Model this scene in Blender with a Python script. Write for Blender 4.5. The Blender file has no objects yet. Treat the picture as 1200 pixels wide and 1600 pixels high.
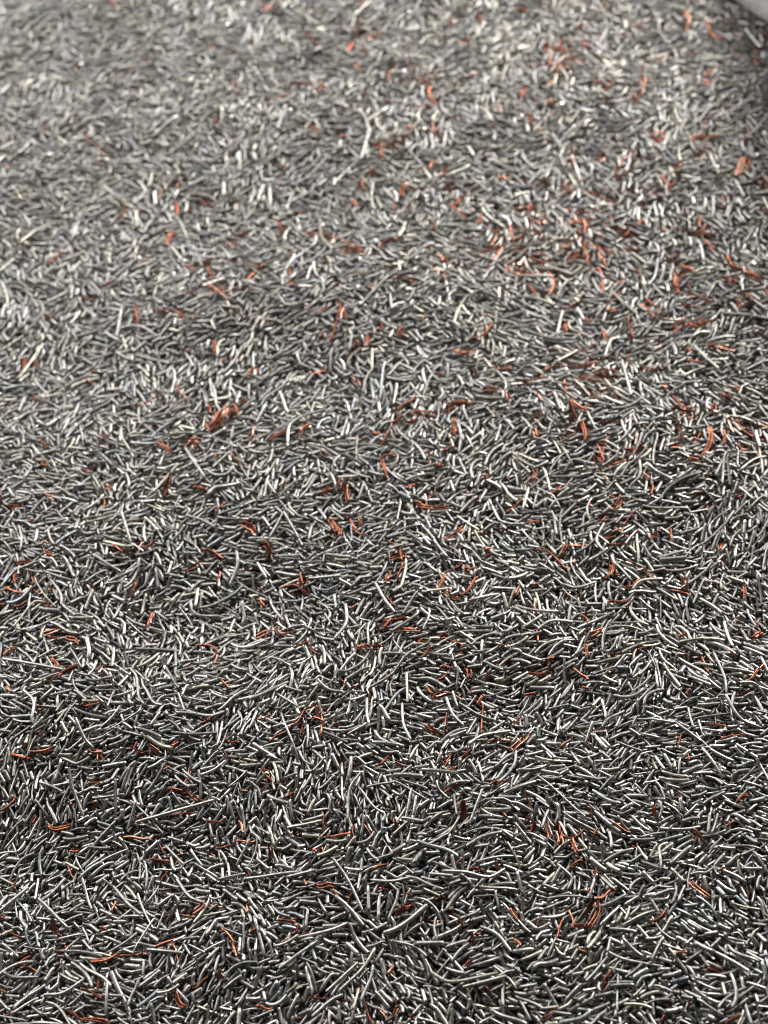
import bpy, math, time
import numpy as np

T0 = time.time()
sc = bpy.context.scene
MM = 0.001
# ------------------------------------------------------------------ camera
CAM_H, PITCH, VFOV = 228.0, 33.0, 40.0            # mm above the heap, degrees off plumb, degrees
cam_d = bpy.data.cameras.new('camera')
cam = bpy.data.objects.new('camera', cam_d)
sc.collection.objects.link(cam)
cam.location = (0, 0, CAM_H * MM)
cam.rotation_euler = (math.radians(PITCH), 0, 0)
cam_d.sensor_fit = 'VERTICAL'
cam_d.sensor_height = 36.0
cam_d.lens = 18.0 / math.tan(math.radians(VFOV / 2))
cam_d.clip_start = 0.005
cam_d.clip_end = 50.0
cam_d.dof.use_dof = True
cam_d.dof.focus_distance = 0.240
cam_d.dof.aperture_fstop = 18.5
sc.camera = cam
# ------------------------------------------------------------------ light
w = bpy.data.worlds.new('World'); sc.world = w; w.use_nodes = True
bg = w.node_tree.nodes['Background']
bg.inputs[0].default_value = (1.0, 0.975, 0.94, 1)
bg.inputs[1].default_value = 0.042


def area(name, loc, aim, sx, sy, watts, col):
    d = bpy.data.lights.new(name, 'AREA')
    d.shape = 'RECTANGLE'; d.size = sx; d.size_y = sy; d.energy = watts; d.color = col
    o = bpy.data.objects.new(name, d); sc.collection.objects.link(o)
    o.location = loc
    import mathutils
    v = mathutils.Vector(aim) - mathutils.Vector(loc)
    o.rotation_euler = v.to_track_quat('-Z', 'Y').to_euler()
    return o


area('window_light', (0.37, 0.60, 0.43), (0.03, 0.25, 0.0), 0.22, 0.22, 9.3, (1.0, 0.975, 0.93))
area('left_fill_light', (-0.39, 0.48, 0.38), (-0.10, 0.25, 0.0), 0.55, 0.42, 5.9, (1.0, 0.99, 0.97))  # added fill lamp at the back left, brightens the left of the heap
vs = sc.view_settings
vs.view_transform = 'Standard'; vs.look = 'None'; vs.exposure = 0.0; vs.gamma = 1.0
vs.use_curve_mapping = False
sc.render.engine = 'CYCLES'
sc.cycles.max_bounces = 6
sc.cycles.glossy_bounces = 5
sc.cycles.diffuse_bounces = 3
sc.cycles.use_denoising = True
sc.cycles.filter_width = 1.15
sc.cycles.caustics_reflective = False
sc.cycles.caustics_refractive = False
sc.cycles.sample_clamp_indirect = 1.5
sc.cycles.blur_glossy = 1.0

# ------------------------------------------------------------------ heap surface (mm) and pixel -> heap mapping
rng = np.random.default_rng(11)
FPX = 800.0 / math.tan(math.radians(VFOV / 2))     # focal length in photograph pixels (1200 x 1600)
CA, SA = math.cos(math.radians(PITCH)), math.sin(math.radians(PITCH))


def smooth_field(seed, step, x0, y0, x1, y1):
    r = np.random.default_rng(seed)
    nx, ny = int((x1 - x0) / step) + 4, int((y1 - y0) / step) + 4
    g = r.standard_normal((ny, nx))

    def f(x, y):
        u = np.clip((np.asarray(x, float) - x0) / step, 0, nx - 1.001); v = np.clip((np.asarray(y, float) - y0) / step, 0, ny - 1.001)
        i = np.floor(u).astype(int); j = np.floor(v).astype(int)
        a = u - i; b = v - j
        a = a * a * (3 - 2 * a); b = b * b * (3 - 2 * b)
        return (g[j, i] * (1 - a) + g[j, i + 1] * a) * (1 - b) + (g[j + 1, i] * (1 - a) + g[j + 1, i + 1] * a) * b
    return f


X0, X1, Y0, Y1, CELL = -134.0, 134.0, 22.0, 362.0, 0.135
n_a = smooth_field(3, 34.0, X0, Y0, X1, Y1)
n_b = smooth_field(4, 15.0, X0, Y0, X1, Y1)
# broad swells and dips: photograph pixel of the middle, half widths and height in mm
SWELLS = [(450, 455, 45, 14, 3.2), (450, 610, 45, 14, -2.4), (250, 1080, 34, 11, 3.0), (210, 1310, 34, 13, -2.6),
          (820, 1010, 18, 9, 2.3), (780, 1120, 18, 8, -2.0), (1010, 640, 26, 16, 2.2), (150, 180, 30, 20, 1.6)]
BUMPS = []
for px_, py_, rx_, ry_, h_ in SWELLS:
    c_ = (800.0 - py_) / FPX
    t_ = CAM_H / (CA - c_ * SA)
    BUMPS.append(((px_ - 600.0) / FPX * t_, (c_ * CA + SA) * t_, rx_, ry_, .65 * h_))


def surf(x, y):
    x = np.asarray(x, float); y = np.asarray(y, float)
    z = 0.07 * x + 1.1 * n_a(x, y) + 0.5 * n_b(x, y)
    for bx, by, rx, ry, h in BUMPS:
        z = z + h * np.exp(-((x - bx) / rx) ** 2 - ((y - by) / ry) ** 2)
    return z


def at(px, py):
    """photograph pixel -> point on the heap's mean surface (mm)"""
    cx, cy = (px - 600.0) / FPX, (800.0 - py) / FPX
    d = np.array([cx, cy * CA + SA, cy * SA - CA])
    z = 0.0
    for _ in range(6):
        t = (z - CAM_H) / d[2]
        x, y = d[0] * t, d[1] * t
        z = float(surf(x, y))
    return x, y


def project(x, y, z):
    dy, dz = y, z - CAM_H
    depth = dy * SA - dz * CA
    up = dy * CA + dz * SA
    return 600 + FPX * x / depth, 800 - FPX * up / depth, depth


# ------------------------------------------------------------------ wires: list of centre lines settled one by one on a height map
NX, NY = int((X1 - X0) / CELL), int((Y1 - Y0) / CELL)
gx, gy = np.meshgrid(X0 + (np.arange(NX) + .5) * CELL, Y0 + (np.arange(NY) + .5) * CELL)
LAYER = 2.5


def depth_of(x, y):
    """how far the packed bed lies under the surface: a full layer in and round the view, a thin one beyond"""
    u, v, _ = project(x, y, 0 * x)
    m = np.maximum(np.maximum(-u, u - 1200), np.maximum(-v, v - 1600))
    w_ = np.clip((130 - m) / 60, 0, 1)
    return LAYER * w_ + .45 * (1 - w_)


H = (surf(gx, gy) - depth_of(gx, gy)).astype(np.float64).ravel()
GROUND_Z = H.reshape(NY, NX).copy()
ID = np.full(NX * NY, -1, np.int32)
del gx, gy
NS = 9
LINES, RADII, TONES, KINDS, SHAPES = [], [], [], [], []
or_c = smooth_field(21, 7.0, X0, Y0, X1, Y1)
or_s = smooth_field(22, 7.0, X0, Y0, X1, Y1)
cu_f = smooth_field(23, 16.0, X0, Y0, X1, Y1)


def flat_shapes(L, k1, k2, kink, s0):
    """plans of bent wires of length L, chord along x, centred: (N, NS) each"""
    M = 4 * (NS - 1)
    s = np.linspace(-.5, .5, M + 1)[None]
    th = k1[:, None] * s + k2[:, None] * (s * s - 1 / 12.) * 3 + kink[:, None] / (1 + np.exp(-(s - s0[:, None]) * 40))
    th = (th[:, 1:] + th[:, :-1]) / 2
    z = np.zeros((len(L), 1))
    x = np.concatenate([z, np.cumsum(np.cos(th), 1)], 1)[:, ::4] * L[:, None] / M
    y = np.concatenate([z, np.cumsum(np.sin(th), 1)], 1)[:, ::4] * L[:, None] / M
    a = -np.arctan2(y[:, -1] - y[:, 0], x[:, -1] - x[:, 0])[:, None]
    x, y = x * np.cos(a) - y * np.sin(a), x * np.sin(a) + y * np.cos(a)
    return x - x.mean(1, keepdims=True), y - y.mean(1, keepdims=True)


OFF = np.array([-.75, 0, .75])
RISE = np.sqrt(1 - OFF ** 2)
ROFF = np.array([-.92, .92, -.62, .62, -.3, .3, 0.])
RRISE = np.sqrt(1 - ROFF ** 2)


def cells(x, y):
    i = np.clip(((x - X0) / CELL).astype(np.int64), 0, NX - 1)
    j = np.clip(((y - Y0) / CELL).astype(np.int64), 0, NY - 1)
    return j * NX + i


def settle(PX, PY, r, cx, cy, yaw, vz):
    """rest bent wires (plans PX, PY: B x NS; candidate spots B x K) on the heap; returns the lowest rest of each, B x NS x 3"""
    B, K = yaw.shape
    c, s = np.cos(yaw)[:, :, None], np.sin(yaw)[:, :, None]
    px, py = PX[:, None], PY[:, None]
    X = px * c - py * s + cx[:, :, None]; Y = px * s + py * c + cy[:, :, None]
    tx = np.gradient(PX, axis=1); ty = np.gradient(PY, axis=1); q = np.hypot(tx, ty) + 1e-9
    nxl, nyl = (-ty / q)[:, None], (tx / q)[:, None]
    NXw = nxl * c - nyl * s; NYw = nxl * s + nyl * c
    o = (OFF * r[:, None])[:, None, None]
    hh = H[cells(X[..., None] + NXw[..., None] * o, Y[..., None] + NYw[..., None] * o)] + (RISE * r[:, None])[:, None, None]
    a = hh.max(3) - vz[:, None]                                        # B K NS: lowest axis height at each point
    t = PX
    ti, tj = t[:, :, None], t[:, None, :]
    ok = (ti <= 0) & (tj > 0)
    den = np.where(ok, tj - ti, 1.0)
    val = (a[:, :, :, None] * tj[:, None] - a[:, :, None, :] * ti[:, None]) / den[:, None]
    val = np.where(ok[:, None], val, -1e9).reshape(B, K, -1)
    m = val.argmax(2)
    z0 = val.max(2) - surf_fast(cx, cy)
    kb = z0.argmin(1); bi = np.arange(B)
    mm = m[bi, kb]; mi, mj = mm // NS, mm % NS
    ab = a[bi, kb]
    sl = np.clip((ab[bi, mj] - ab[bi, mi]) / (t[bi, mj] - t[bi, mi] + 1e-9), -.75, .75)[:, None]
    z = (ab - sl * t).max(1, keepdims=True) + sl * t + vz - 0.12 * r[:, None]
    return np.stack([X[bi, kb], Y[bi, kb], z], 2)


def surf_fast(x, y):
    return GROUND_Z.ravel()[cells(x, y)]


def stamp(P, r, first, n=56):
    """raise the height map under wires P (B x NS x 3); outer strips first so that the crests win"""
    B = len(P)
    u = np.linspace(0, NS - 1, n); k = np.minimum(u.astype(int), NS - 2); f = (u - k)[None, :, None]
    Q = P[:, k] * (1 - f) + P[:, k + 1] * f
    T = np.gradient(Q[:, :, :2], axis=1); q = np.hypot(T[..., 0], T[..., 1]) + 1e-9
    o = ROFF[:, None, None] * r[None, :, None]
    ix = cells(Q[None, :, :, 0] - T[None, :, :, 1] / q * o, Q[None, :, :, 1] + T[None, :, :, 0] / q * o).ravel()
    h = (Q[None, :, :, 2] + RRISE[:, None, None] * r[None, :, None]).ravel()
    w_ = np.broadcast_to((first + np.arange(B))[None, :, None], (len(ROFF), B, n)).ravel()
    ok = h > H[ix]
    H[ix[ok]] = h[ok]; ID[ix[ok]] = w_[ok]


GREY, COPPER = 0, 1


def tone_grey(n):
    b = np.clip(rng.normal(0.375, 0.062, n), 0.17, 0.58)
    warm = rng.normal(0.022, 0.030, n)
    t = np.stack([b * (1 + warm), b * (1 - 0.002), b * (1 - warm * 1.5)], 1)
    pale = rng.random(n) < 0.10
    t[pale] = np.stack([b[pale] * 1.24 + .06, b[pale] * 1.22 + .06, b[pale] * 1.06 + .055], 1)
    dark = rng.random(n) < 0.10
    t[dark] *= 0.68
    return np.clip(t, 0.05, 0.85)


def tone_copper(n):
    f = rng.random(n)[:, None] ** 1.5
    t = (1 - f) * np.array([0.19, 0.070, 0.044]) + f * np.array([0.53, 0.205, 0.125])
    pale = rng.random(n) < 0.12
    t[pale] = np.array([0.56, 0.32, 0.24])
    return t


def add(P, r, tone, kind, shape, mark=True):
    wid = len(LINES)
    LINES.append(P); RADII.append(r); TONES.append(tone); KINDS.append(kind); SHAPES.append(shape)
    if mark:
        stamp(P[None], np.array([r]), wid)


SACK0 = np.array(at(1144, 0)); _p1 = np.array(at(1200, 41))      # foot of the sack that stands in the far right corner
SACKD = (_p1 - SACK0) / np.linalg.norm(_p1 - SACK0)
SACKN = np.array([-SACKD[1], SACKD[0]]); SACKN = SACKN if SACKN[1] > 0 else -SACKN


# the patch of heap that is built: the view and a good margin round it
def in_patch(x, y, mg):
    u, v, _ = project(x, y, surf(x, y))
    clear = (x - SACK0[0]) * SACKN[0] + (y - SACK0[1]) * SACKN[1] < 2.0
    return clear & (u > -mg) & (u < 1200 + mg) & (v > -mg) & (v < 1600 + mg)


def rain(n, k, seed, copper_share, spread=1.9, mg=75, B=48, hole=None):
    r_ = np.random.default_rng(seed)
    x = r_.uniform(X0 + 5, X1 - 5, n * 4); y = r_.uniform(Y0 + 5, Y1 - 5, n * 4)
    ok = in_patch(x, y, mg)
    if hole is not None:
        ok &= ~in_patch(x, y, hole)
    x, y = x[ok][:n], y[ok][:n]
    n = len(x)
    pc = copper_share * np.exp(1.3 * cu_f(x, y)) / 1.9 * np.clip(.10 + 1.0 * project(x, y, 0 * x)[0] / 1200, .1, 1.2)
    kind = (r_.random(n) < pc).astype(int)
    L = np.clip(np.exp(r_.normal(math.log(2.5), 0.45, n)), 1.0, 9.5)
    rad = np.clip(r_.normal(0.272, 0.044, n), 0.16, 0.42)
    thin = r_.random(n) < 0.10
    rad[thin] *= 0.72; L[thin] *= 1.35
    fat = r_.random(n) < 0.03
    rad[fat] *= 1.35
    cu = kind == 1
    rad[cu] = r_.uniform(0.13, 0.22, cu.sum()); L[cu] = np.clip(np.exp(r_.normal(math.log(3.4), .4, cu.sum())), 1.4, 8)
    tones = tone_grey(n); tones[cu] = tone_copper(int(cu.sum()))
    base = 0.5 * np.arctan2(or_s(x, y), or_c(x, y) + 0.25)
    yaw = base + r_.normal(0, 0.38, n)
    wild = r_.random(n) < 0.20
    yaw[wild] = r_.uniform(0, math.pi, wild.sum())
    k1 = r_.normal(0, 0.33, n) * np.where(r_.random(n) < .25, 2.4, 1) * np.clip(L / 4, .5, 1.6)
    k2 = r_.normal(0, 0.24, n) * np.clip(L / 4, .5, 1.6)
    kink = np.where(r_.random(n) < .09, r_.choice([-1, 1], n) * r_.uniform(.4, 1.2, n), 0)
    s0 = r_.uniform(-.3, .3, n)
    vb = r_.normal(0, 0.03, n)
    sh = r_.normal(0, spread, (n, k, 2)); sh[:, 0] = 0
    dy = r_.normal(0, .20, (n, k))
    PXa, PYa = flat_shapes(L, k1, k2, kink, s0)
    for b in range(0, n, B):
        e = min(n, b + B)
        PX, PY = PXa[b:e], PYa[b:e]
        vz = (vb[b:e] * L[b:e])[:, None] * (1 - (2 * PX / L[b:e, None]) ** 2)
        P = settle(PX, PY, rad[b:e], x[b:e, None] + sh[b:e, :, 0], y[b:e, None] + sh[b:e, :, 1], yaw[b:e, None] + dy[b:e], vz)
        stamp(P, rad[b:e], len(LINES))
        for i in range(b, e):
            bend = abs(k1[i]) + abs(kink[i])
            add(P[i - b], rad[i], tones[i], int(kind[i]), 'straight' if bend < .45 and abs(k2[i]) < .5 else ('kinked' if abs(kink[i]) > .35 else 'curved'), False)


def stubs(n, seed, mg=75):
    """short offcuts stuck upright in the gaps, cut end up"""
    r_ = np.random.default_rng(seed)
    x = r_.uniform(X0 + 8, X1 - 8, n * 3); y = r_.uniform(Y0 + 6, Y1 - 6, n * 3)
    ok = in_patch(x, y, mg); x, y = x[ok][:n], y[ok][:n]; n = len(x)
    tones = tone_grey(n)
    for i in range(n):
        stub(x[i], y[i], r_.uniform(.21, .33), r_.uniform(0, 6.28), r_.uniform(.1, .95), r_.uniform(1.1, 2.2), tones[i], r_)


def stub(x, y, r, az, lean, L, tone, r_):
    best = None
    for k in range(6):
        qx, qy = x + r_.normal(0, .8), y + r_.normal(0, .8)
        h = H[cells(np.array([qx, qx + .25, qx - .25]), np.array([qy, qy + .25, qy - .25]))].max()
        if best is None or h < best[2]:
            best = (qx, qy, h)
    qx, qy, h = best
    d = np.array([math.sin(lean) * math.cos(az), math.sin(lean) * math.sin(az), math.cos(lean)])
    top = np.array([qx, qy, h + r_.uniform(.15, .6)])
    P = top - d * np.linspace(L, 0, NS)[:, None]
    add(P, r, tone, GREY, 'upright')


def spline(pts, n=NS):
    pts = np.asarray(pts, float)
    if len(pts) == 2:
        return pts[0] + (pts[1] - pts[0]) * np.linspace(0, 1, n)[:, None]
    p = np.vstack([2 * pts[0] - pts[1], pts, 2 * pts[-1] - pts[-2]])
    out = []
    for i in range(1, len(p) - 2):
        t = np.linspace(0, 1, 12, endpoint=False)[:, None]
        a, b, c, d = p[i - 1], p[i], p[i + 1], p[i + 2]
        out.append(.5 * (2 * b + (c - a) * t + (2 * a - 5 * b + 4 * c - d) * t ** 2 + (3 * b - a - 3 * c + d) * t ** 3))
    q = np.vstack(out + [pts[-1:]])
    s = np.concatenate([[0], np.cumsum(np.hypot(*np.diff(q, axis=0).T))])
    u = np.linspace(0, s[-1], n)
    return np.stack([np.interp(u, s, q[:, 0]), np.interp(u, s, q[:, 1])], 1)


def lay(pix, r, tone, kind, r_, wob=None, shape=None):
    """a wire seen in the photograph, laid on the heap where it lies"""
    W = np.array([at(*p) for p in pix])
    q = spline(W)
    ch = q[-1] - q[0]; a = math.atan2(ch[1], ch[0]); L = np.hypot(*ch)
    m = q.mean(0); d = q - m
    PX = d[:, 0] * math.cos(a) + d[:, 1] * math.sin(a); PY = -d[:, 0] * math.sin(a) + d[:, 1] * math.cos(a)
    if wob is not None:
        s = np.linspace(-1, 1, NS)
        PY = PY + L * ((1 - s * s) * wob[0] + (s ** 3 - s) * wob[1])
    if (PX > 0).sum() == 0 or (PX <= 0).sum() == 0:
        return
    vz = r_.normal(0, .02) * L * (1 - (2 * PX / max(L, 1)) ** 2)
    P = settle(PX[None], PY[None], np.array([r]), np.array([[m[0]]]), np.array([[m[1]]]), np.array([[a]]), vz[None])[0]
    sag = np.abs(PY).max() / max(L, .1)
    add(P, r, tone, kind, shape or ('straight' if sag < .05 else 'curved'))


# strands and long wires read off the photograph, by 400-pixel square (left, top), three units to a pixel
CU, GR = [], []
CU_T = {
    (0, 0): '205,580,215,650 605,320,640,335 500,15,545,35 745,950,760,905 820,950,825,1010 1090,1110,1160,1100 880,985,910,995 800,1155,830,1100 1085,935,1095,965 570,1035,600,990 340,320,365,335 1170,300,1200,295 940,955,985,965 1015,560,1020,590 800,870,835,875',
    (400, 0): '275,180,285,215 280,445,330,410 195,390,265,400 480,20,495,45 475,180,495,120 515,200,590,165 435,250,470,205 490,235,515,255 455,310,490,350 605,390,660,315 710,290,730,340 620,455,675,480 750,370,815,395 815,430,845,490 830,360,855,375 915,555,935,575 1040,60,1055,110 910,140,930,80 975,200,1010,185 970,265,980,235 590,760,600,705 650,655,720,645 530,825,550,805 690,880,680,930 880,905,945,885 915,970,985,920 905,990,985,1040 900,780,880,850 825,800,835,770 1040,1060,1050,1020 1130,850,1195,855 105,1045,125,1105 225,1100,285,1110 300,1105,400,1120 400,1185,500,1180 580,1170,610,1160 600,1145,680,1130 730,895,800,895 440,940,455,970 850,650,865,690 1085,595,1110,600 980,380,1030,360 640,980,655,1000 320,680,345,700 820,590,830,630 830,1090,840,1065 1100,1080,1140,1085 485,870,495,910',
    (800, 0): '170,190,185,245 330,215,365,225 300,150,310,130 810,60,820,150 920,100,990,190 1000,90,1010,120 385,390,410,420 430,430,470,400 410,495,480,490 600,385,560,480 640,345,600,385 165,490,215,480 160,420,190,380 40,470,70,425 65,540,105,590 100,620,140,630 155,670,185,660 340,630,350,600 635,665,705,640 835,680,870,645 870,645,975,655 880,725,890,695 900,370,940,330 900,400,930,380 895,580,940,575 1060,830,1085,740 1165,525,1200,525 395,720,410,760 410,765,440,740 565,740,560,710 270,780,275,700 490,800,495,850 500,820,550,825 40,865,90,885 640,890,690,880 655,920,705,930 730,880,760,850 225,870,280,915 115,880,170,860 185,920,200,905 20,990,90,960 60,1000,95,965 330,1035,335,1095 105,1030,150,1050 20,1085,60,1080 100,1080,130,1100 270,1050,310,1055 180,1150,280,1140 290,1145,380,1130 850,1115,895,1065 900,1130,930,1180 920,1175,970,1155 410,1170,420,1200 725,1190,770,1180 210,1190,265,1170 565,125,605,135 515,185,545,178 820,265,830,280 1110,590,1112,615 1135,660,1160,670 1130,290,1140,330 1170,850,1200,860 1175,1000,1190,985 385,60,400,70 20,55,80,60 920,1100,985,1110',
    (0, 400): '1160,110,1195,75 960,40,985,55 980,165,1060,185 870,185,930,185 640,245,655,320 735,268,790,265 830,260,850,295 470,150,545,125 390,215,440,215 85,565,125,495 165,500,180,520 160,660,185,695 1000,410,1010,470 1040,500,1055,510 1085,490,1095,500 1160,575,1200,545 830,640,885,690 780,700,810,715 400,600,440,605 470,855,505,870 480,885,510,865 195,870,225,905 740,875,800,935 760,870,805,920 965,710,985,760 1040,770,1060,710 1060,780,1075,715 1080,760,1110,720 985,830,1040,780 990,820,1050,800 1000,790,1020,740 1070,760,1105,750 1100,730,1110,770 965,800,985,825 1015,810,1030,770 1040,800,1060,760 900,880,940,860 910,880,925,920 1125,705,1165,690 1180,870,1195,830 785,1105,810,1045 770,1120,790,1065 910,1090,960,1100 950,1100,995,1110 490,1080,540,1080 375,1015,400,1015 1015,1195,1050,1165 225,1145,265,1150 190,980,230,985 50,1190,110,1190 5,1140,20,1180 210,295,240,305 1125,280,1135,295 1100,170,1180,160 1010,940,1025,960',
    (400, 400): '5,70,40,40 160,135,175,115 390,260,380,320 380,320,340,410 530,385,535,440 545,130,550,165 650,115,740,125 640,130,650,110 920,40,1020,45 670,385,680,355 590,320,600,355 780,295,800,290 1030,400,1110,340 1070,260,1085,275 915,485,1000,475 990,500,995,460 1120,522,1200,518 1020,530,1020,570 1065,638,1130,645 1170,650,1195,690 270,580,325,540 465,430,475,450 450,570,465,585 480,600,485,620 665,735,745,675 620,790,680,770 640,800,685,780 730,750,840,765 870,735,930,715 900,720,1000,705 700,790,755,780 590,890,620,845 200,860,245,815 60,860,150,825 930,770,945,830 905,890,950,855 885,920,925,895 600,940,650,940 590,1000,620,1060 595,960,600,1000 815,985,825,940 830,990,870,985 395,1050,400,1120 430,1080,435,1160 305,1120,350,1100 700,1100,745,1075 985,1110,1045,1160 1075,1030,1090,1055 755,1192,900,1188 790,1140,820,1135 730,1170,800,1180 500,880,530,870 550,840,580,830 130,1095,150,1070 1180,1050,1190,1070 840,565,870,575 300,390,320,375 325,20,335,40 880,5,890,30',
    (800, 400): '410,0,445,55 5,70,85,80 480,135,530,128 620,215,685,235 600,235,640,250 760,105,780,170 770,140,800,110 780,65,850,75 1000,5,1060,65 1060,75,1150,115 975,115,1040,135 1030,130,1070,120 815,245,945,215 805,240,830,215 820,150,835,180 640,270,660,300 665,295,700,280 440,285,490,270 535,290,570,395 425,375,465,400 240,330,250,360 755,360,820,325 820,325,890,325 870,295,940,300 625,395,640,415 230,530,370,510 55,620,100,585 100,580,145,570 420,560,500,570 615,530,725,515 300,605,370,660 270,700,300,770 280,715,360,735 320,790,335,880 80,770,150,770 105,810,120,850 925,455,1040,460 910,450,935,440 750,720,850,725 985,820,990,885 780,800,800,870 750,890,800,885 915,810,885,940 825,962,880,965 515,912,580,910 405,935,460,985 80,1065,105,1000 640,1150,642,1080 610,1020,640,1055 470,1195,520,1140 1030,1130,1085,1120 705,610,730,620 980,655,1030,670 815,430,830,450 940,460,960,440 865,1115,890,1115 940,575,985,560 1055,215,1080,245 1085,230,1120,215 700,40,770,20 30,430,45,420 1150,370,1190,380 930,715,935,740 910,1020,940,1015',
    (0, 800): '190,120,230,145 205,185,250,200 75,240,145,235 140,280,185,345 70,290,80,330 25,355,110,385 70,450,130,420 200,440,245,450 540,180,585,200 580,190,650,165 655,185,670,145 680,165,740,135 20,675,75,640 210,580,290,555 215,580,280,610 310,595,370,630 240,690,265,730 215,798,280,775 280,775,360,730 40,820,50,845 465,790,500,690 460,740,480,710 630,410,645,345 640,360,655,345 700,540,715,470 950,180,1030,215 870,280,940,260 1020,330,1030,275 1140,55,1195,100 1155,40,1170,50 915,630,1025,670 1005,720,1020,680 1040,800,1075,830 820,580,845,560 395,920,460,895 180,930,200,920 60,1155,150,1155 150,1135,250,1120 420,1135,490,1130 455,1110,460,1170 470,1140,490,1170 630,1130,700,1130 610,1120,625,1080 700,1115,750,1140 790,1125,830,1085 945,990,1000,965 960,970,990,1000 1045,1140,1060,1160 1085,1170,1110,1175 1075,1080,1120,1085 180,1050,210,1030 425,345,450,365 220,385,240,365 1170,280,1180,260 1010,0,1015,15 130,40,155,30 1140,815,1160,830',
    (400, 800): '350,45,390,120 365,45,435,30 440,35,470,90 470,90,510,125 490,40,495,70 880,155,970,80 45,165,50,235 40,160,65,160 680,180,685,245 685,245,670,325 625,225,700,220 630,210,705,205 620,140,640,155 1070,210,1115,190 610,335,635,285 210,290,220,340 130,350,205,360 195,360,240,380 15,415,40,450 845,370,880,300 885,300,910,270 880,380,950,400 960,395,1030,315 930,265,970,250 960,262,1020,275 595,385,655,450 440,455,470,440 0,580,70,558 90,570,120,580 120,580,190,558 210,640,250,605 245,640,290,670 465,650,520,632 520,632,590,638 580,555,620,545 600,545,630,500 760,700,820,640 910,605,955,630 1130,635,1165,630 750,620,780,590 1075,810,1080,765 985,750,990,800 840,795,880,770 860,740,920,745 835,880,890,860 95,720,97,775 390,800,410,815 440,830,470,815 65,1080,165,1010 165,1010,270,920 210,1060,235,990 265,975,320,985 310,930,318,990 300,1060,310,1010 0,965,70,955 400,985,385,1000 895,890,895,1030 790,1010,850,1050 975,1035,1005,980 1085,1080,1195,1075 565,1195,640,1135 655,1175,700,1190 1040,910,1060,870 1005,850,1030,870 830,890,850,870 890,1170,910,1150 970,1145,1000,1120 250,1120,260,1140 810,830,840,860 1170,620,1185,630 1140,85,1170,75',
    (800, 800): '60,50,110,52 130,165,180,210 180,210,270,280 235,215,260,175 260,170,350,158 285,240,300,255 370,170,375,245 415,50,440,20 475,85,570,125 530,65,570,15 430,330,450,235 445,320,470,250 415,120,490,120 440,155,540,160 615,135,680,130 650,100,690,90 750,85,755,160 1080,50,1115,40 965,190,985,150 990,215,1000,255 640,270,650,315 520,360,590,320 450,425,550,415 580,375,590,395 800,330,805,385 75,352,130,342 20,400,35,370 325,480,355,520 115,530,120,610 355,590,420,560 335,625,345,680 345,680,390,715 140,715,185,700 175,745,185,725 295,740,355,785 430,765,475,745 320,830,365,835 780,585,805,570 590,650,650,635 1080,350,1085,410 1015,495,1060,508 1135,510,1140,560 1120,600,1165,575 1085,810,1145,750 1145,715,1200,700 1150,745,1165,720 820,830,835,845 5,1130,80,1045 775,1105,800,1040 400,1010,440,1000 360,1050,365,1085 975,1070,1030,1055 1030,1050,1095,1050 910,1000,1000,1010 510,900,525,910 220,1110,265,1085 1020,670,1060,690 820,1150,825,1180 60,870,110,875 405,360,415,405 225,485,250,485 1020,85,1050,70 680,490,695,500',
    (0, 1200): '10,215,75,135 795,130,880,115 880,115,910,155 910,155,980,175 865,80,895,15 430,72,470,72 440,205,448,170 155,265,170,225 220,275,320,280 580,330,700,340 560,285,585,330 700,340,735,335 705,435,800,445 340,395,385,393 310,450,345,515 60,525,70,560 45,770,100,795 260,735,290,790 525,675,540,625 905,685,955,640 1030,745,1090,820 1090,820,1110,885 255,855,325,868 440,915,560,885 560,885,670,870 95,940,155,950 400,1045,490,1088 465,990,470,1040 895,1030,975,980 815,1060,865,1130 310,1140,400,1190 400,1185,510,1190 1010,375,1100,355 1110,345,1195,350 1120,250,1140,310 1155,680,1165,630 1170,780,1200,765 660,35,700,30 1120,110,1165,110 330,175,345,180 460,755,490,770 805,820,830,870 1030,1000,1040,950 0,1040,30,1050 640,220,660,240 5,705,30,715 760,20,790,5',
    (400, 1200): '30,30,70,60 90,80,140,72 150,130,190,115 890,15,930,5 960,170,965,245 655,250,660,285 545,480,620,458 265,380,275,395 370,380,375,405 250,430,260,445 215,515,235,555 275,560,360,580 360,580,430,640 580,575,630,570 660,705,700,665 700,665,750,640 930,465,965,430 980,480,1070,495 850,615,890,600 920,660,930,720 930,720,950,765 385,735,415,745 405,785,415,770 165,780,200,730 475,725,495,755 620,980,645,935 655,1080,665,1130 665,1130,655,1190 0,1120,80,1130 195,1175,225,1170 1030,785,1065,770 985,935,1015,910 1120,450,1135,480 1075,600,1100,605 1110,90,1145,70 1150,190,1170,215 0,490,15,490 435,630,450,600 75,385,80,430 310,370,315,400 700,600,730,600 1070,1040,1085,1070 1005,775,1015,830',
    (800, 1200): '55,130,90,190 160,240,175,340 175,155,180,170 205,310,210,370 210,800,240,710 280,330,300,400 300,400,340,440 270,480,330,435 460,265,550,305 360,190,370,240 385,330,400,295 670,180,680,230 850,310,910,365 855,345,870,310 975,490,1010,475 1050,165,1105,140 1010,270,1050,245 835,535,920,610 380,630,475,580 345,690,375,610 370,755,400,650 270,750,380,745 265,670,285,755 650,725,715,675 770,865,815,865 420,1050,465,955 5,665,40,730 0,800,40,835 110,740,135,700 85,320,110,260 300,850,380,870 1000,1195,1070,1160 140,1185,185,1150 820,1140,825,1110 610,830,620,820 375,480,380,510 65,265,80,250 560,370,575,370 350,590,360,570 780,965,785,975',
}
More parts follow.
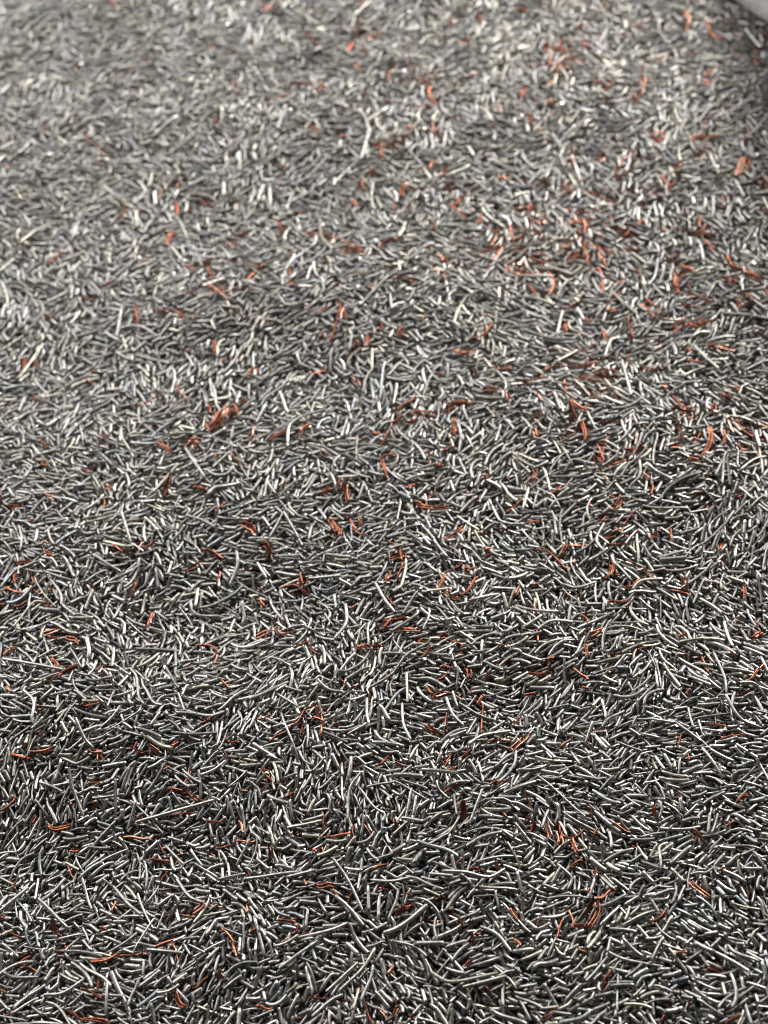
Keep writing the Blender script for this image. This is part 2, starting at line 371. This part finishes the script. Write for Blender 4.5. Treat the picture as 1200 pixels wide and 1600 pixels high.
GR_T = {
    (0, 1200): 'p640,260,1015,180 m335,20,345,100,395,230 m185,620,315,750 m780,370,860,460 d20,960,60,985,180,985 m830,525,890,610,960,640 d545,60,545,240 m535,560,600,640,660,690 m740,660,820,600 m690,860,860,875 m210,1070,300,1060,400,1000 m500,1160,510,1020 d600,300,640,170 m0,680,140,570',
    (400, 400): 'p1190,165,1010,190,960,240,925,320,960,365,1110,330 p490,235,620,110 m190,460,210,520,270,545 m150,890,160,810,230,765,330,735 p545,450,545,550 m505,660,515,600,545,560 m100,180,150,250,230,235 p1050,5,1150,45',
    (400, 1200): 'p1130,970,910,1010,820,960 p975,1030,1170,985 m640,820,740,840,800,885 p560,850,500,950,390,1050 p480,920,330,1050 d585,900,600,980,640,1050 d360,430,430,530,500,680 m870,515,980,510,1090,525,1160,480 m770,70,940,30 m430,250,440,110,490,40 p150,290,310,262 m525,560,530,690 m985,375,1060,330,1150,312 m1060,110,1000,270 m1050,750,1130,790,1190,870 m540,530,640,540,720,525 m140,520,280,490 m110,950,200,880,290,820 m370,610,440,670,505,750 m710,260,640,320',
    (400, 800): 'd530,830,640,770,700,690,810,635 p990,1110,1060,1060,1190,1035 m370,610,425,530,420,440 p995,435,1140,385 p800,385,910,395 m250,315,400,320 m70,130,130,20 m130,20,200,130 p430,1045,525,1005 m890,880,920,960,970,1010 m100,860,200,930 m560,345,600,420,650,480 m685,900,690,1000,725,1080 m520,880,520,960,530,1010 p290,800,340,840,410,850 p705,760,710,900',
    (0, 800): 'm1110,190,1115,260,1080,350 d920,460,1000,450,1100,400,1140,360 d810,1050,900,1055,1020,1045 d780,735,840,840 m360,980,400,1070,440,1110 m880,20,960,50,1010,85 d640,650,840,660 m20,700,100,710,300,745 p440,210,500,250,570,290 p575,20,615,150 p920,460,930,360 m880,880,1000,905 m110,840,165,900,160,990 p410,65,530,20',
    (800, 800): 'p230,345,300,365,390,335 p560,380,600,340,700,330 d940,670,990,780,1000,860 d990,870,1060,980,1160,1020 d745,980,880,1080 m640,985,760,1000 m480,255,560,335 p50,550,140,490 m430,60,390,150,420,200 p120,560,180,520,290,520 p690,230,810,230 m1060,820,1130,820,1190,880 p1000,310,1080,345 p780,620,890,605 m820,770,920,835 m370,1010,340,1100',
    (800, 400): 'p470,170,580,310 m510,500,555,665 m985,280,1100,285,1195,310 m0,110,60,115,200,90 d50,350,170,400,290,405 m430,490,460,410,510,390 p210,515,305,455 m1060,670,1070,630,1110,610 m1000,930,950,1040 m990,950,980,1080 m1000,960,1020,1080 m555,1080,600,1030,595,960 m1010,760,1060,765,1130,790 p20,205,100,215,200,240 m210,370,235,270 m850,430,900,490,960,540',
    (0, 400): 'p100,590,205,420 p0,90,70,20 p720,1120,840,985 p1000,1000,1085,930 p800,855,915,845 m985,875,1060,820 m550,390,575,270 p500,630,590,635 m890,950,960,1045',
    (400, 0): 'm465,520,520,560,530,640,490,760 p550,870,540,960,560,1000 p300,1050,310,1130,360,1190 m140,280,250,265,380,215 p460,90,540,5 p10,790,110,740',
    (800, 0): 'p585,275,665,240 m680,90,690,180,735,225 p545,565,600,550,680,550 m970,380,1040,400,1120,400 p925,730,965,830 m1040,850,1085,930 p975,830,1040,785 m1090,160,1160,230 m1030,345,1150,345 m850,35,980,30',
    (0, 0): 'p100,1150,180,1080,270,1045 p490,885,580,965 p800,740,920,640 m100,75,160,45,240,40 p720,160,800,120,880,110 p850,395,980,405',
}
for (ox, oy), t in CU_T.items():
    for it in t.split():
        q = [float(a) / 3 for a in it.split(',')]
        CU.append((q[0] + ox, q[1] + oy, q[2] + ox, q[3] + oy))
for (ox, oy), t in GR_T.items():
    for it in t.split():
        q = [float(a) / 3 for a in it[1:].split(',')]
        GR.append(([(q[k] + ox, q[k + 1] + oy) for k in range(0, len(q), 2)], it[0]))

# lower layers, then the copper strands, then a thin scatter that half buries them, then the long wires on top
rain(31500, 5, 101, 0.08)
rain(7500, 4, 106, 0.04, mg=230, hole=55)              # the heap going on beyond the view
stubs(1500, 102)
rain(30000, 10, 103, 0.065)
r_ = np.random.default_rng(77)
order = r_.permutation(len(CU))
tc = tone_copper(len(CU))
WOB = r_.normal(0, 1, (len(CU), 2)) * (.085, .10)
for i in order:
    p = CU[i]
    for k in range(1 + (r_.random() < .40)):          # strands lying singly or in twos
        s = (r_.normal(0, 3.0, 2) * (k > 0)).tolist() * 2
        lay([(p[0] + s[0], p[1] + s[1]), (p[2] + s[2], p[3] + s[3])], r_.uniform(.14, .23), tc[i], COPPER, r_, WOB[i])
rain(11000, 14, 104, 0.02)
stubs(2200, 105)
for i in order:
    p = CU[i]
    if r_.random() > (.88 if p[1] < 760 else .50):
        continue
    s = r_.normal(0, 2.5, 2).tolist() * 2
    lay([(p[0] + s[0], p[1] + s[1]), (p[2] + s[2], p[3] + s[3])], r_.uniform(.14, .21), tone_copper(1)[0], COPPER, r_, WOB[i])
for pts, t in GR:
    b = {'p': (.46, .445, .39), 'm': (.40, .395, .375), 'd': (.25, .25, .25)}[t]
    lay(pts, r_.uniform(.25, .33), np.array(b) * r_.uniform(.88, 1.08), GREY, r_)
print('heap above mean surface %.2f mm' % float((H - GROUND_Z.ravel() - LAYER)[(ID >= 0) & (GROUND_Z.ravel() > -99)].mean()))
print('wires', len(LINES), 'settled in %.1f s' % (time.time() - T0))

# ------------------------------------------------------------------ which wires show, and how large
NW = len(LINES)
LN = np.array(LINES); RD = np.array(RADII); TN = np.array(TONES); KD = np.array(KINDS)
mid = LN.mean(1)
U, V, DEP = project(mid[:, 0], mid[:, 1], mid[:, 2])
inside = (U > 4) & (U < 1196) & (V > 4) & (V < 1596)
cnt = np.bincount(ID[ID >= 0], minlength=NW)
show = cnt * CELL * CELL * (FPX / DEP) ** 2
seen = (show > 44) & (U > -25) & (U < 1225) & (V > -25) & (V < 1625)
top_of = LN[:, :, 2].max(1) + RD
near = np.max([H[cells(LN[:, k, 0], LN[:, k, 1])] - LN[:, k, 2] for k in (0, NS // 2, NS - 1)], 0)
buried = (cnt == 0) & (near > 0.8)                  # more than three wires deep: nothing of it shows
# ------------------------------------------------------------------ materials


def nodes(name):
    m = bpy.data.materials.new(name); m.use_nodes = True
    nt = m.node_tree
    return m, nt, nt.nodes['Principled BSDF']


def noise(nt, scale, detail=3.0, rough=.6):
    g = nt.nodes.new('ShaderNodeNewGeometry')
    n = nt.nodes.new('ShaderNodeTexNoise')
    n.inputs['Scale'].default_value = scale; n.inputs['Detail'].default_value = detail; n.inputs['Roughness'].default_value = rough
    nt.links.new(g.outputs['Position'], n.inputs['Vector'])
    return n


def ramp(nt, src, a, b, lo=0., hi=1.):
    r = nt.nodes.new('ShaderNodeMapRange')
    r.inputs['From Min'].default_value = a; r.inputs['From Max'].default_value = b
    r.inputs['To Min'].default_value = lo; r.inputs['To Max'].default_value = hi
    nt.links.new(src, r.inputs['Value'])
    return r.outputs['Result']


def wire_material(name, metallic, rough_lo, rough_hi, grime):
    m, nt, bs = nodes(name)
    at_ = nt.nodes.new('ShaderNodeAttribute'); at_.attribute_name = 'tone'
    n1 = noise(nt, 1500, 4); n2 = noise(nt, 420, 2); n3 = noise(nt, 5200, 2)
    mx = nt.nodes.new('ShaderNodeMix'); mx.data_type = 'RGBA'; mx.blend_type = 'MULTIPLY'
    mx.inputs[0].default_value = 1.0
    cr = nt.nodes.new('ShaderNodeValToRGB')
    cr.color_ramp.elements[0].position = .33; cr.color_ramp.elements[0].color = (*grime, 1)
    cr.color_ramp.elements[1].position = .62; cr.color_ramp.elements[1].color = (1.08, 1.08, 1.08, 1)
    nt.links.new(n1.outputs['Fac'], cr.inputs[0])
    nt.links.new(at_.outputs['Color'], mx.inputs[6]); nt.links.new(cr.outputs[0], mx.inputs[7])
    nt.links.new(mx.outputs[2], bs.inputs['Base Color'])
    bs.inputs['Metallic'].default_value = metallic
    ro = ramp(nt, n2.outputs['Fac'], .3, .7, rough_lo, rough_hi)
    cut = nt.nodes.new('ShaderNodeMath'); cut.operation = 'MULTIPLY'          # alpha of tone: 1 on drawn wire, lower on fresh cut ends
    nt.links.new(ro, cut.inputs[0]); nt.links.new(at_.outputs['Alpha'], cut.inputs[1])
    nt.links.new(cut.outputs[0], bs.inputs['Roughness'])
    bp = nt.nodes.new('ShaderNodeBump'); bp.inputs['Strength'].default_value = .35; bp.inputs['Distance'].default_value = .00004
    nt.links.new(n3.outputs['Fac'], bp.inputs['Height']); nt.links.new(bp.outputs[0], bs.inputs['Normal'])
    return m


M_GREY = wire_material('tinned_wire', 0.93, .36, .51, (.56, .54, .51))
M_CU = wire_material('copper_wire', 0.95, .28, .42, (.50, .42, .40))

# ------------------------------------------------------------------ wire geometry


def tubes(idx, S, R, seed):
    """verts (N, nv, 3), per-vertex tone (N, nv, 4), faces of one wire: smooth tube, pinched ends, slanted cut faces"""
    r_ = np.random.default_rng(seed)
    P = LN[idx]; N = len(idx)
    u = (np.concatenate([[0, .045], np.linspace(.18, .82, R - 4), [.955, 1]]) if R > 4 else np.array([0, .3, .7, 1])) * (NS - 1)
    k = np.minimum(u.astype(int), NS - 2); f = (u - k)[None, :, None]
    C = P[:, k] * (1 - f) + P[:, k + 1] * f
    Tn = np.gradient(C, axis=1); Tn /= np.linalg.norm(Tn, axis=2, keepdims=True) + 1e-12
    up = np.zeros_like(Tn); up[..., 2] = 1
    steep = np.abs(Tn[:, :, 2]).max(1) > .9
    up[steep] = (0, 1, 0)
    A = np.cross(Tn, up); A /= np.linalg.norm(A, axis=2, keepdims=True) + 1e-12
    B = np.cross(A, Tn)
    rad = RD[idx][:, None] * (1 + r_.normal(0, .035, (N, R)))
    rad[:, 0] *= r_.uniform(.55, .95, N); rad[:, -1] *= r_.uniform(.55, .95, N)
    flat = r_.uniform(.84, 1.0, N)[:, None]
    ang = np.arange(S) * 2 * math.pi / S
    ca, sa = np.cos(ang), np.sin(ang)
    rot = r_.uniform(0, 6.28, N)
    ring = (C[:, :, None] + A[:, :, None] * (rad[:, :, None, None] * ca[None, None, :, None])
            + B[:, :, None] * ((rad * flat)[:, :, None, None] * sa[None, None, :, None]))
    for e in (0, R - 1):                                              # slanted cut
        sl = r_.normal(0, .45, N) * RD[idx]
        ring[:, e] += Tn[:, e][:, None] * (sl[:, None] * np.cos(ang[None] + rot[:, None]))[..., None]
    V = np.concatenate([ring.reshape(N, R * S, 3), ring[:, 0], ring[:, -1]], 1)
    tone = np.ones((N, V.shape[1], 4)); tone[:, :, :3] = TN[idx][:, None]
    cut = np.clip(TN[idx] * 1.15 + .04, 0, .8)
    tone[:, R * S:, :3] = cut[:, None]; tone[:, R * S:, 3] = .85
    quads = []
    for i in range(R - 1):
        for j in range(S):
            a, b = i * S + j, i * S + (j + 1) % S
            quads.append((a, a + S, b + S, b))
    caps = [list(range(R * S, R * S + S)), list(range(R * S + 2 * S - 1, R * S + S - 1, -1))]
    return V, tone, np.array(quads), np.array(caps)


def mesh_from(name, blocks, mat):
    """blocks: (V, tone, quads, caps) -> one mesh"""
    vs_, ts, li, ls, ll = [], [], [], [], []
    vo = 0; lo = 0
    for V, t, q, c in blocks:
        N, nv = V.shape[:2]
        off = vo + np.arange(N) * nv
        Q = (q[None] + off[:, None, None]).reshape(N, -1)
        K = (c[None] + off[:, None, None]).reshape(N, -1)
        li.append(np.concatenate([Q, K], 1).ravel())
        tot = np.tile(np.concatenate([np.full(len(q), 4), np.full(len(c), c.shape[1])]), N)
        ll.append(tot); ls.append(lo + np.concatenate([[0], np.cumsum(tot)[:-1]]))
        lo += int(tot.sum()); vo += N * nv
        vs_.append(V.reshape(-1, 3) * MM); ts.append(t.reshape(-1, 4))
    v = np.concatenate(vs_).astype(np.float32); li = np.concatenate(li).astype(np.int32)
    ls = np.concatenate(ls).astype(np.int32); ll = np.concatenate(ll).astype(np.int32)
    me = bpy.data.meshes.new(name)
    me.vertices.add(len(v)); me.vertices.foreach_set('co', v.ravel())
    me.loops.add(len(li)); me.loops.foreach_set('vertex_index', li)
    me.polygons.add(len(ls)); me.polygons.foreach_set('loop_start', ls); me.polygons.foreach_set('loop_total', ll)
    me.polygons.foreach_set('use_smooth', np.ones(len(ls), bool))
    a = me.attributes.new('tone', 'FLOAT_COLOR', 'POINT')
    a.data.foreach_set('color', np.concatenate(ts).astype(np.float32).ravel())
    me.materials.append(mat)
    me.update(calc_edges=True)
    return me


def link(name, me, **props):
    o = bpy.data.objects.new(name, me); sc.collection.objects.link(o)
    for k, v in props.items():
        o[k] = v
    return o


# ------------------------------------------------------------------ ground under the heap
def sheet(name, xs, ys, zf, mat):
    nx, ny = len(xs), len(ys)
    g = np.array([[x, y, zf(x, y)] for y in ys for x in xs])
    fs = [(j * nx + i, j * nx + i + 1, (j + 1) * nx + i + 1, (j + 1) * nx + i) for j in range(ny - 1) for i in range(nx - 1)]
    me = bpy.data.meshes.new(name); me.from_pydata((g * MM).tolist(), [], fs)
    me.polygons.foreach_set('use_smooth', np.ones(len(fs), bool)); me.materials.append(mat)
    return link(name, me, kind='structure')


mg, ntg, bsg = nodes('packed_clippings')
ng = noise(ntg, 900, 4)
crg = ntg.nodes.new('ShaderNodeValToRGB')
crg.color_ramp.elements[0].color = (.05, .044, .038, 1); crg.color_ramp.elements[1].color = (.20, .18, .155, 1)
crg.color_ramp.elements[0].position = .35; crg.color_ramp.elements[1].position = .65
ntg.links.new(ng.outputs['Fac'], crg.inputs[0]); ntg.links.new(crg.outputs[0], bsg.inputs['Base Color'])
bsg.inputs['Metallic'].default_value = .6; bsg.inputs['Roughness'].default_value = .6
bpg = ntg.nodes.new('ShaderNodeBump'); bpg.inputs['Distance'].default_value = .0006
ntg.links.new(ng.outputs['Fac'], bpg.inputs['Height']); ntg.links.new(bpg.outputs[0], bsg.inputs['Normal'])
sheet('ground', np.linspace(-230, 230, 150), np.linspace(-60, 520, 190), lambda x, y: float(surf(np.clip(x, X0, X1), np.clip(y, Y0, Y1))) - float(depth_of(np.float64(x), np.float64(y))) - .08, mg)

# ------------------------------------------------------------------ singled-out wires
GREYS = [i for i in np.argsort(-show) if KD[i] == GREY and inside[i]][:300]
CUS = [i for i in np.argsort(-show) if KD[i] == COPPER and inside[i]][:300]
single = np.zeros(NW, bool); single[GREYS] = True; single[CUS] = True

ROWS = ['along the top edge', 'near the top', 'in the upper third', 'above the middle', 'below the middle', 'in the lower third', 'near the bottom', 'along the bottom edge']
COLS = ['far left', 'left', 'left of centre', 'right of centre', 'right', 'far right']


def describe(i):
    P = LN[i]
    u, v, d = project(P[:, 0], P[:, 1], P[:, 2])
    L = float(np.linalg.norm(np.diff(P, axis=0), axis=1).sum())
    a = math.degrees(math.atan2(-(v[-1] - v[0]), u[-1] - u[0])) % 180
    ori = 'crosswise' if a < 20 or a > 160 else ('slanting right' if a < 70 else ('pointing away' if a < 110 else 'slanting left'))
    size = 'long' if L > 8.5 else ('short' if L < 4 else '')
    b = TN[i].mean()
    if KD[i] == GREY:
        tone = 'pale' if b > .52 else ('dark' if b < .28 else '')
        noun = 'grey wire clipping'
    else:
        tone = 'bright' if TN[i][0] > .62 else ('dull' if TN[i][0] < .44 else '')
        noun = 'copper strand'
    sh = SHAPES[i]
    row = ROWS[int(min(7, max(0, V[i] // 200)))]; col = COLS[int(min(5, max(0, U[i] // 200)))]
    words = [q for q in (size, tone, sh, noun) if q]
    return ' '.join(words) + ('' if sh == 'upright' else ' ' + ori) + ' ' + row + ', ' + col


def labels(ids):
    lab = {i: describe(i) for i in ids}
    by = {}
    for i in ids:
        by.setdefault(lab[i], []).append(i)
    for t, g in by.items():
        if len(g) == 1:
            continue
        du = np.ptp(U[g]); dv = np.ptp(V[g])
        g = sorted(g, key=(lambda i: U[i]) if du >= dv else (lambda i: V[i]))
        first, last = ('leftmost', 'rightmost') if du >= dv else ('uppermost', 'lowest')
        names = {2: [first, last], 3: [first, 'middle', last]}.get(len(g)) or [first] + ['%s-from-%s' % (n, 'left' if du >= dv else 'top') for n in ('second', 'third', 'fourth', 'fifth', 'sixth', 'seventh', 'eighth')][:len(g) - 2] + [last]
        for i, nm in zip(g, names):
            lab[i] = nm + ' ' + t
    return lab


for ids, kind, nm, mat, cat, grp in ((GREYS, GREY, 'wire_clipping', M_GREY, 'wire', 'grey wire clippings lying on top of the heap'),
                                     (CUS, COPPER, 'copper_strand', M_CU, 'copper wire', 'copper strands scattered over the heap')):
    lab = labels(ids)
    Vv, tt, q, c = tubes(np.array(ids), 10, 12, 5 + kind)
    for k, i in enumerate(ids):
        org = mid[i].copy()
        me = mesh_from(nm, [(Vv[k:k + 1] - org, tt[k:k + 1], q, c)], mat)
        o = link(nm, me, label=lab[i], category=cat, group=grp)
        o.location = org * MM

# ------------------------------------------------------------------ the mass of the heap
for kind, nm, mat, lb, cat in ((GREY, 'wire_clippings', M_GREY, 'mass of short grey wire clippings that makes up the heap', 'wire clippings'),
                               (COPPER, 'copper_clippings', M_CU, 'small copper clippings mixed through the grey heap', 'copper clippings')):
    rest = np.where((KD == kind) & ~single & ~buried)[0]
    vis = rest[seen[rest]]; hid = rest[~seen[rest]]
    me = mesh_from(nm, [tubes(vis, 6, 7, 31 + kind), tubes(hid, 4, 4, 41 + kind)], mat)
    link(nm, me, kind='stuff', label=lb, category=cat)
    print(nm, len(vis), len(hid), 'faces', len(me.polygons))

# ------------------------------------------------------------------ woven sack whose edge shows in the far right corner
ms, nts, bss = nodes('woven_sack')
tc_ = nts.nodes.new('ShaderNodeUVMap')
wv = []
for ax in ('X', 'Y'):
    t = nts.nodes.new('ShaderNodeTexWave'); t.bands_direction = ax
    t.inputs['Scale'].default_value = 9.0; t.inputs['Distortion'].default_value = 1.2; t.inputs['Detail'].default_value = 2.0
    nts.links.new(tc_.outputs[0], t.inputs['Vector']); wv.append(t)
mxs = nts.nodes.new('ShaderNodeMath'); mxs.operation = 'MAXIMUM'
nts.links.new(wv[0].outputs['Fac'], mxs.inputs[0]); nts.links.new(wv[1].outputs['Fac'], mxs.inputs[1])
nsz = noise(nts, 900, 6, .75)
crs = nts.nodes.new('ShaderNodeValToRGB')
crs.color_ramp.elements[0].color = (.36, .345, .325, 1); crs.color_ramp.elements[1].color = (.74, .715, .68, 1)
crs.color_ramp.elements[0].position = .3; crs.color_ramp.elements[1].position = .68
nts.links.new(nsz.outputs['Fac'], crs.inputs[0]); nts.links.new(crs.outputs[0], bss.inputs['Base Color'])
bss.inputs['Roughness'].default_value = .8
bps = nts.nodes.new('ShaderNodeBump'); bps.inputs['Distance'].default_value = .0005; bps.inputs['Strength'].default_value = .7
nts.links.new(mxs.outputs[0], bps.inputs['Height']); nts.links.new(bps.outputs[0], bss.inputs['Normal'])
p0, dr, nr = SACK0, SACKD, SACKN
prof = [(4, -4), (1.2, -1.5), (0, 1.5), (0.4, 4.5), (2.4, 8), (4.5, 14), (8, 26), (11, 42), (13, 56), (15, 62), (18.5, 64), (22, 62), (24, 56), (24, 42), (22, 26), (19, 8), (19, -4)]
pu = np.linspace(0, len(prof) - 1, 57)
pa = np.interp(pu, np.arange(len(prof)), [q[0] for q in prof]); pz = np.interp(pu, np.arange(len(prof)), [q[1] for q in prof])
sl = np.linspace(-70, 110, 136)
vv, ff, uv = [], [], []
wr = smooth_field(55, 9.0, -80, -10, 100, 120)
for i, s in enumerate(sl):
    for j in range(len(pa)):
        wob = .9 * float(wr(s, pu[j] * 1.6)) * min(1, pu[j] / 6)
        hs = min(1.15, max(.22, .30 + (s + 14) / 55 * .8))       # the fold stands higher towards the right
        x, y = p0 + dr * s + nr * (pa[j] + wob + .0012 * min(s, 0) ** 2)
        vv.append((x * MM, y * MM, ((pz[j] * hs if pz[j] > 8 else pz[j] * max(.45, min(1, hs))) + float(surf(np.clip(p0[0] + dr[0] * s, X0, X1), np.clip(p0[1] + dr[1] * s, Y0, Y1))) + .35 * wob) * MM))
        uv.append((s / 6.0, pu[j] / 2.5))
np_ = len(pa)
for i in range(len(sl) - 1):
    for j in range(np_ - 1):
        ff.append((i * np_ + j, (i + 1) * np_ + j, (i + 1) * np_ + j + 1, i * np_ + j + 1))
me = bpy.data.meshes.new('woven_sack'); me.from_pydata(vv, [], ff)
me.polygons.foreach_set('use_smooth', np.ones(len(ff), bool)); me.materials.append(ms)
ul = me.uv_layers.new(name='UVMap')
for lp in me.loops:
    ul.data[lp.index].uv = uv[lp.vertex_index]
sk = link('woven_sack', me, label='pale grey woven sack edge standing over the heap in the top right corner', category='sack')
print('script %.1f s' % (time.time() - T0))
